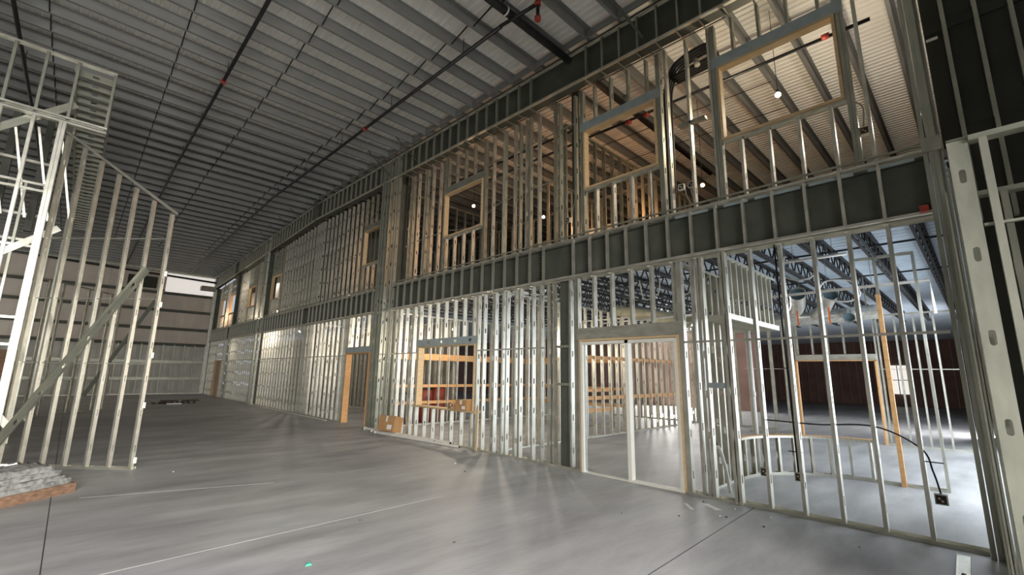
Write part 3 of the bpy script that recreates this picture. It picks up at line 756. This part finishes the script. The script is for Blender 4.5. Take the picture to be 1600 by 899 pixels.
# ------------------------------------------------------------------ things lying on the floor by the wall
for i, (a, b, r, lab) in enumerate((((6.78, 13.5, .045), (7.00, 9.35, .045), .045, 'long cream pipe on the floor closest to the wall under the window'),
                                  ((6.70, 12.9, .035), (6.90, 9.9, .035), .035, 'middle cream pipe lying in front of the lower window'),
                                  ((6.64, 12.6, .03), (6.93, 8.9, .03), .030, 'thin cream pipe lying outermost below the lower window'))):
    t = tube('floor_pipe', None, [a, b], r, WHITEPVC, 12, caps=False); tag(t, lab, 'pipe', 'cream pipes on the floor below the window')
    dd = (Vector(b)-Vector(a)).normalized()
    tube('pipe_mouth', t, [Vector(b)+dd*.001, Vector(b)+dd*.003], r*.8, RUBBER, 12); tube('socket', t, [a, Vector(a)+dd*.12], r*1.12, WHITEPVC, 12)
def carton(name, loc, size, rz, tilt, label, open_top=False):
    t = thing(name, loc, label, 'box'); sx, sy, sz = size
    R = Matrix.Rotation(rz, 3, 'Z') @ Matrix.Rotation(tilt, 3, 'X')
    def part(nm, x, y, z, m):
        vs = [Vector(loc)+R @ Vector(p) for p in ((x[0], y[0], z[0]), (x[1], y[0], z[0]), (x[1], y[1], z[0]), (x[0], y[1], z[0]), (x[0], y[0], z[1]), (x[1], y[0], z[1]), (x[1], y[1], z[1]), (x[0], y[1], z[1]))]
        return solid(nm, t, vs, BF, m)
    part('body', (-sx/2, sx/2), (-sy/2, sy/2), (0, sz), CARD)
    part('flap', (-sx/2, -.004), (-sy/2-.003, sy/2+.003), (sz, sz+.004), CARD); part('flap', (.004, sx/2), (-sy/2-.003, sy/2+.003), (sz, sz+.005), CARD)
    part('tape', (-.03, .03), (-sy/2-.002, -sy/2), (sz*.6, sz+.004), PAPER)
    part('paper_label', (sx*.1, sx*.38), (-sy/2-.003, -sy/2), (sz*.12, sz*.42), PAPER)
    return t
carton('cardboard_box', (6.80, 12.02, .085), (.62, .34, .42), -PI/2+.25, -.22, 'brown cardboard box slumped against the tall column on the pipes')
carton('cardboard_box', (7.12, 8.98, .869), (.40, .28, .24), -PI/2+.1, 0, 'open cardboard box on the window sill beside the right jamb')
carton('cardboard_box', (7.12, 9.42, .869), (.34, .2, .12), -PI/2-.2, 0, 'low cardboard box on the middle of the window sill')
for i, (p, q, w, lab) in enumerate((((6.53, 3.16), (6.30, 2.95), .05, 'short pale offcut on the floor before the double door'), ((6.72, 2.96), (6.55, 2.70), .09, 'wider pale offcut on the floor beside the built-up post'),
                                    ((2.48, 13.5), (2.78, 13.34), .04, 'thin offcut alone on the open floor'))):
    o = member('metal_offcut', None, (p[0], p[1], .002), (q[0], q[1], .002), (Vector(q)-Vector(p)).to_3d().cross(UPV), w, .02, 0, False, WHITEPVC if i < 2 else GALV); tag(o, lab, 'offcut')
o = solid('metal_offcut', None, [(6.86, .43, .003), (6.98, .30, .003), (4.9, .30-.0, .003), (4.9, .43, .003)], [(0, 1, 2, 3)], GALVD)
bpy.data.objects.remove(o)
o = member('metal_offcut', None, (5.2, .33, .004), (6.86, .36, .004), (0, 1, 0), .10, .03, 0, True, GALV, True, .35); tag(o, 'punched track offcut on the floor beside the right-hand post', 'offcut')
o = solid('scrap', None, [(1.81, 4.55, .001), (1.87, 4.54, .001), (1.88, 4.58, .001), (1.83, 4.59, .001), (1.82, 4.55, .015), (1.86, 4.545, .012), (1.87, 4.575, .014), (1.84, 4.58, .018)], BF, GREEN); tag(o, 'tiny green plastic scrap on the bare floor', 'scrap')
rs = random.Random(11)
for i in range(14):
    x, y = rs.uniform(1.2, 6.2), rs.uniform(3.5, 12)
    if i < 8: x, y = rs.uniform(5.8, 6.8), rs.uniform(1.0, 3.4)
    s = rs.uniform(.008, .02)
    o = solid('chip', None, [(x-s, y-s*.7, .001), (x+s, y-s*.5, .001), (x+s*.8, y+s, .001), (x-s*.9, y+s*.6, .001), (x-s*.6, y-s*.4, s*.7), (x+s*.6, y-s*.3, s*.6), (x+s*.5, y+s*.6, s*.8), (x-s*.6, y+s*.3, s*.6)], BF, DEBRIS if i % 3 else PAPER)
    tag(o, 'tiny chip of debris on the concrete floor', 'debris', 'small chips on the floor')
for i in range(8):
    x = 3.25+.24*i; a = rs.uniform(1.2, 1.9); L = rs.uniform(.4, .7)
    p = Vector((x, 28.95, .045)); d = Vector((math.cos(a), math.sin(a), 0))*L/2
    o = bar('scrap_piece', None, p-d, p+d, (0, 0, 1), .08, .07, DEBRIS); tag(o, 'dark scrap slat in the rubbish heap far across the floor', 'scrap', 'dark scrap heap on the far floor')
for i in range(2):
    o = bar('scrap_piece', None, (3.5+.9*i, 29.0, .13+.0*i), (4.25+.9*i, 29.05, .13), (0, 0, 1), .08, .12, DEBRIS); tag(o, 'dark scrap plank lying across the %s of the far heap' % ('left half', 'right half')[i], 'scrap', 'dark scrap heap on the far floor')
o = bar('scrap_piece', None, (3.7, 28.3, .03), (4.3, 28.3, .03), (0, 0, 1), .05, .12, PAPER); tag(o, 'white strip in front of the dark scrap heap', 'scrap')
o = bar('floor_strip', None, (6.85, 26.5, .02), (6.85, 16.6, .02), (1, 0, 0), .05, .03, WHITEPVC); tag(o, 'long pale strip on the floor along the far studs', 'strip')
o = bar('leaning_board', None, (6.98, 8.35, .01), (7.06, 8.42, .98), (0, 1, 0), .06, .02, WOOD); tag(o, 'short pale board leaning beside the window opening', 'board')

# ------------------------------------------------------------------ fittings on the framed wall
def ebox(x, y, z, label, m=GALV):
    t = thing('junction_box', (x, y, z), label, 'electrical box')
    box('box_body', t, (x-.03, x+.03), (y, y+.11), (z, z+.11), m); box('box_face', t, (x-.033, x-.031), (y+.012, y+.098), (z+.012, z+.098), JOINT)
    box('terminal', t, (x-.037, x-.033), (y+.035, y+.055), (z+.03, z+.05), WOOD); box('terminal', t, (x-.037, x-.033), (y+.06, y+.08), (z+.055, z+.075), WOOD)
    return t
ebox(7.12, 2.205, .43, 'junction box low on the stud beside the built-up post', GALVD); ebox(7.12, 1.79, .43, 'junction box low on the stud with the straight cable'); ebox(7.12, .43, .42, 'junction box low on the stud nearest the right-hand post with a looping cable', GALVD)
o = tube('cable', None, curve_pts([(7.14, .485, .53), (7.14, .52, .75), (7.14, .60, 1.0), (7.17, 1.0, 1.20), (7.19, 1.6, 1.17), (7.19, 2.2, 1.18)], 8), .009, RUBBER, 6); tag(o, 'dark cable looping along the right-hand studs into a junction box', 'cable')
bar('standoff', o, (7.12, .42, .86), (7.12, .62, .86), (0, 0, 1), .012, .012, RUBBER)
o = tube('cable', None, [(7.14, 1.86, .54), (7.14, 1.87, 1.6), (7.15, 1.885, 2.6), (7.15, 1.89, 3.7)], .012, RUBBER, 6); tag(o, 'straight dark cable rising up the second stud', 'cable')
for z in (.8, 1.9): bar('standoff', o, (7.12, 1.79, z), (7.12, 1.95, z), (0, 0, 1), .012, .012, RUBBER)
o = tube('conduit', None, curve_pts([(7.40, 2.86, .05), (7.40, 2.90, .35), (7.40, 2.96, .62), (7.40, 3.02, .72)], 6), .026, WHITEPVC, 10); tag(o, 'white conduit stub with black hose rising between the studs', 'conduit')
tube('hose_end', o, curve_pts([(7.40, 3.02, .72), (7.40, 3.05, .84), (7.40, 3.08, .92), (7.40, 3.14, .97)], 6), .03, RUBBER, 10)
# black cable loop and drop at the upper storey
o = thing('cable_coil', (7.6, 3.2, 7.6), 'thick black cable bundle bent over between the two right-hand window bucks', 'cable')
for k in range(4):
    e = .075*k
    tube('cable_strand', o, curve_pts([(7.58+e, 3.66, 4.535), (7.58+e, 3.64, 6.0), (7.58+e, 3.63, 7.1), (7.60+e, 3.58, 7.45), (7.62+e, 3.44, 7.72), (7.62+e, 3.15, 7.82), (7.64+e, 2.85, 7.85), (7.66+e, 2.74, 7.78), (7.66+e, 2.72, 7.64), (7.66+e, 2.80, 7.56), (7.66+e, 3.1, 7.54), (7.64+e, 3.5, 7.50)], 5), .036, RUBBER, 8)
tube('strap_ring', o, [(7.60, 2.98, 7.47), (7.60, 3.01, 7.60)], .05, GALV, 10)
for (x, y, z, lab) in ((7.46, 3.30, 5.06, 'pale electrical box with wires beside the black cable drop'), (7.46, 3.12, 5.06, 'second pale electrical box near the black cable drop'), (7.46, .66, 5.10, 'grey electrical box with bent conduit beside the right-hand post'), (7.40, 5.86, 5.04, 'small electrical box with a wire loop left of the second window buck')):
    ebox(x, y, z, lab, WHITEPVC if y > 3 and y < 4 else GALV)
for (pts, lab) in ((((7.46, 3.3, 5.06), (7.46, 3.25, 4.85), (7.46, 3.15, 4.75), (7.46, 3.2, 5.06)), 'white wire loop hanging under the pale electrical boxes'),
                   (((7.44, .72, 5.2), (7.44, .70, 5.5), (7.44, .78, 5.62), (7.46, .9, 5.66)), 'bent grey conduit above the grey electrical box'),
                   (((7.40, 5.9, 5.1), (7.42, 5.98, 5.6), (7.42, 5.85, 5.8), (7.40, 5.72, 5.6), (7.40, 5.82, 5.15)), 'grey wire loop on the stud left of the second window buck'),
                   (((7.45, 10.6, 5.9), (7.45, 9.2, 5.75), (7.42, 8.3, 6.1), (7.42, 6.9, 6.15), (7.42, 5.9, 6.2)), 'grey wire strung through the tall bare studs')):
    o = tube('wire', None, curve_pts(pts, 7), .010, GREYCABLE, 6); tag(o, lab, 'wire')

# ------------------------------------------------------------------ ground floor interior fittings
SF = thing('soffit_box', (8.7, 3.1, 2.7), 'hanging boxed soffit of close studs behind the built-up post', None, kind='structure')
x = 7.5
while x < 10.0:
    stud(SF, x, 2.78, 2.74, 3.72, .08, xd=(0, 1, 0), f=-.04)
    member('soffit_joist', SF, (x, 2.74, 2.72), (x, 3.5, 2.72), (0, 0, 1), .09, .035, .01, False); x += .26
for y in (2.75, 3.48):
    track(SF, (7.45, y, 2.69), (10.05, y, 2.69), 1, .09, f=.09); track(SF, (7.45, y, 3.74), (10.05, y, 3.74), -1, .09, f=.05)
PW = thing('pony_wall', (9.9, 2.6, 0), 'low curved pony wall with segmented tracks and brown cap', None, kind='structure')
cx, cy, rr = 8.8, 1.58, 1.6
pts = [(cx+rr*math.cos(a), cy+rr*math.sin(a)) for a in [(-.08+1.68*i/36) for i in range(37)]]
for i, (a, b) in enumerate(zip(pts[:-1], pts[1:])):
    track(PW, (*a, .001), (*b, .001), 1, .10, name='track_segment', f=.05); track(PW, (*a, .70), (*b, .70), -1, .10, name='track_segment', f=.04)
    bar('cap_piece', PW, (*a, .707), (*b, .707), (0, 0, 1), .010, .10, WOODO)
    if i % 4 == 1: stud(PW, a[0], a[1], 0, .69, .09, xd=(a[0]-cx, a[1]-cy, 0))
o = bar('wooden_post', None, (10.33, 1.14, 0), (10.33, 1.14, 3.28), (0, 1, 0), .065, .065, WOODO); tag(o, 'tall orange wooden post standing at the end of the curved pony wall', 'post')
t = thing('door_4', (16.45, 3.1, 0), 'wooden jambs of the doorway beyond the curved pony wall', None, kind='structure')
box('jamb', t, (16.36, 16.5), (4.02, 4.07), (0, 2.30), WOODO); box('jamb', t, (16.36, 16.5), (2.05, 2.09), (0, 2.30), WOODO); box('head', t, (16.36, 16.5), (2.05, 4.07), (2.28, 2.31), WOODO)
for (pts, r, m, lab) in (([(11, 4.6, 3.52), (11, .45, 3.56), (11, .45, 2.95)], .03, WHITEPVC, 'cream pipe running across below the joists and turning down'),
                         ([(9.2, 2.35, 3.86), (9.2, 1.35, 3.86)], .025, WHITEPVC, 'short cream pipe with red fitting under the joists'),
                         ([(11.4, 7.8, 3.3), (11.4, 4.7, 3.35)], .025, WHITEPVC, 'cream pipe crossing above the double door')):
    o = tube('supply_pipe', None, pts, r, m, 10); tag(o, lab, 'pipe')
    for q in (.2, .8):
        p = Vector(pts[0]).lerp(Vector(pts[1]), q); bar('hanger_rod', o, p, (p.x, p.y, 4.40), (1, 0, 0), .008, .008, GALVD)
for (pts, lab) in (([(8.9, 2.2, 3.9), (8.9, 2.28, 3.6), (8.9, 2.05, 3.45), (8.9, 1.8, 3.5), (8.9, 1.75, 3.8)], 'pale hose loop hanging near the joists at the left'),
                   ([(9.6, 1.9, 3.35), (9.6, 1.75, 3.5), (9.6, 1.4, 3.45), (9.6, 1.3, 3.2), (9.6, 1.5, 3.1), (9.6, 1.85, 3.2), (9.6, 1.9, 3.35)], 'pale hose loop hanging right of the open duct'),
                   ([(8.2, 4.7, 3.7), (8.2, 4.6, 3.3), (8.3, 4.35, 3.4), (8.3, 4.3, 3.75)], 'thin wire loop hanging above the double door'),
                   ([(8.4, 4.0, 3.8), (8.4, 3.9, 3.35), (8.5, 3.6, 3.5), (8.5, 3.5, 3.8)], 'thin wire loop at the right above the double door')):
    o = tube('hose', None, curve_pts(pts, 7), .014, WHITEPVC, 7); tag(o, lab, 'hose')
    p = max(pts, key=lambda q: q[2]); bar('tie_wire', o, p, (p[0], p[1], 4.40), (1, 0, 0), .006, .006, GALVD)
def duct(name, parent, pts, r, m, label=None, seg=18, open_end=True, hang=()):
    P = [Vector(p) for p in pts]; o = tube(name, parent, pts, r, m, seg, caps=False)
    if label: tag(o, label, 'duct')
    r = r[-1] if isinstance(r, list) else r
    if open_end:
        d = (P[-1]-P[-2]).normalized(); tube('lip', o, [P[-1]-d*.03, P[-1]], r*1.07, FOIL, seg, caps=False)
        tube('inner_end', o, [P[-1]-d*.12, P[-1]-d*.115], r*.97, DUCTIN, seg)
    for p in hang: bar('hanger_strap', o, p, (p[0], p[1], 4.40), (0, 1, 0), .03, .004, GALVD)
    return o
DM = duct('air_duct', None, curve_pts([(14, 5.4, 3.35), (14, 3.9, 3.33), (14, 2.5, 3.36), (14, 1.55, 3.40)], 10), [.17+.012*(i % 2) for i in range(31)], FOIL, 'silver flexible duct with open stubs hanging under the joists', hang=((14, 4.6, 3.5), (14, 3.2, 3.5), (14, 1.8, 3.55)))
st = duct('duct_stub', DM, curve_pts([(14.0, 3.5, 3.45), (13.2, 3.1, 3.55), (12.4, 2.88, 3.78)], 6), .17, FOIL)
box('tape_strip', st, (12.9, 12.905), (3.02, 3.055), (3.05, 3.42), ORANGE)
st = duct('duct_stub', DM, curve_pts([(14.0, 2.9, 3.4), (13.4, 2.6, 3.45), (12.6, 2.25, 3.72)], 6), .15, FOIL)
box('tape_strip', st, (12.9, 12.905), (2.36, 2.395), (3.05, 3.45), ORANGE)
duct('duct_stub', DM, curve_pts([(14.0, 2.3, 3.4), (13.5, 2.1, 3.35), (13.2, 2.05, 3.20)], 6), .12, FOIL)
duct('air_duct', None, [(12.0, 7.8, 3.76), (12.0, 7.0, 3.60), (12.0, 5.4, 3.26)], .16, DUCTWRAP, 'yellowish wrapped duct sloping above the double door', open_end=False, hang=((12, 7.4, 3.8), (12, 5.8, 3.5)))
o = tube('vent_pipe', None, [(9.62, 3.16, 0), (9.62, 3.16, 2.68)], .045, WHITEPVC, 12); tag(o, 'white vertical pipe standing at the left end of the curved pony wall', 'pipe')
tube('coupler', o, [(9.62, 3.16, 1.4), (9.62, 3.16, 1.5)], .055, WHITEPVC, 12)
# stored goods in the middle room
for i, (x, y, h, m, lab) in enumerate(((9.45, 14.3, 1.15, mat('red_plastic', (.26, .05, .03)), 'red drum-like container behind the lower window, left one'), (10.02, 14.3, 1.22, bpy.data.materials['red_plastic'], 'red drum-like container behind the lower window, right one'),
                                       (8.7, 14.3, 1.0, mat('blue_grey_plastic', (.16, .18, .22)), 'blue-grey container behind the lower window'))):
    t = tube('drum', None, [(x, y, 0), (x, y, h*.33), (x, y, h*.36), (x, y, h*.66), (x, y, h*.69), (x, y, h)], [.27, .27, .285, .285, .27, .27], m, 18); tag(t, lab, 'drum')
    tube('lid', t, [(x, y, h), (x, y, h+.04)], .285, RUBBER, 18)

# ------------------------------------------------------------------ temporary lamps
def bulb(x, y, z, ztop, power, col, label, r=.05, e=30):
    ztop = 4.38 if z < 4.3 else r_(y)+.23
    t = thing('work_bulb', (x, y, z), label, 'light bulb', 'temporary string lights')
    m = bpy.data.materials.get('bulb_%.2f' % col[2]) or emit('bulb_%.2f' % col[2], col, e)
    n = 12; V, F = [], []
    for i in range(7):
        a = PI*i/6
        for q in range(n): V.append((x+r*math.sin(a)*math.cos(2*PI*q/n), y+r*math.sin(a)*math.sin(2*PI*q/n), z-r*math.cos(a)))
    for i in range(6):
        for q in range(n): F.append((i*n+q, i*n+(q+1) % n, (i+1)*n+(q+1) % n, (i+1)*n+q))
    solid('glass', t, V, F, m, True)
    tube('socket', t, [(x, y, z+r*.8), (x, y, z+r*.8+.07)], .025, RUBBER, 10)
    tube('cord', t, [(x, y, z+r*.8+.06), (x, y, ztop)], .006, RUBBER, 6)
    d = bpy.data.lights.new('bulb_light', 'POINT'); d.energy = power; d.color = col; d.shadow_soft_size = .06
    o = bpy.data.objects.new('bulb_light', d); COL.objects.link(o); o.parent = t; o.location = (0, 0, -r-.09)
WARM = (1, .62, .36); WARMER = (1, .48, .20); NEUT = (1, .86, .70)
bulb(9.0, 11.24, 7.30, 8.9, 25, WARM, 'glowing work bulb seen through the third window buck')
bulb(9.0, 2.06, 7.10, 8.6, 130, (1, .84, .60), 'glowing work bulb under the roof behind the largest window buck')
bulb(10.4, 7.4, 7.2, 8.7, 40, WARMER, 'orange work bulb left of the second window buck')
bulb(11.0, 4.4, 6.6, 8.7, 30, WARMER, 'orange work bulb behind the second window buck')
bulb(10.8, 9.7, 7.0, 8.8, 25, WARM, 'work bulb behind the tall bare upper studs')
bulb(7.9, 27.0, 4.98, 8.2, 40, NEUT, 'bright work bulb at floor level of the far upper storey')
bulb(7.9, 23.2, 3.66, 4.4, 80, NEUT, 'bright work bulb under the floor beam in the far bay')
bulb(9.0, 12.08, 3.18, 3.95, 130, NEUT, 'work bulb above the lower window header')
bulb(9.0, 10.0, 2.72, 3.95, 80, NEUT, 'work bulb right of the lower window opening')
bulb(9.2, 8.35, 2.80, 3.95, 60, NEUT, 'work bulb between the studs nearest the double-door column')
bulb(9.0, 17.0, 3.2, 4.4, 45, NEUT, 'work bulb behind the single doorway bay')
bulb(8.0, 31.0, 3.2, 4.4, 25, NEUT, 'work bulb behind the far bay studs')
bulb(7.9, 34.5, 5.6, 8.0, 60, WARM, 'added work bulb brightening the far upper windows')  # lamp added so the far upper windows glow
for i, y0 in enumerate((29.2, 33.7, 36.4)):
    o = box('reflector_board', None, (8.62, 8.64), (y0, y0+2.0), (4.53, 7.1), PAPER); tag(o, 'added pale reflector board behind the %s far upper window' % ('second', 'third', 'last')[i], 'board', 'added pale boards brightening the far upper windows')  # boards added as reflectors to make the far upper windows look bright
bulb(8.2, 30.2, 7.3, 8.1, 25, NEUT, 'added work bulb brightening the second far upper window')  # lamp added to light the boards behind these windows
bulb(11.0, .10, 6.9, 8.6, 75, (1, .86, .76), 'added bulb hidden behind the right-hand post to light the upper purlins')  # lamp added out of sight to brighten the upper roof and purlin webs
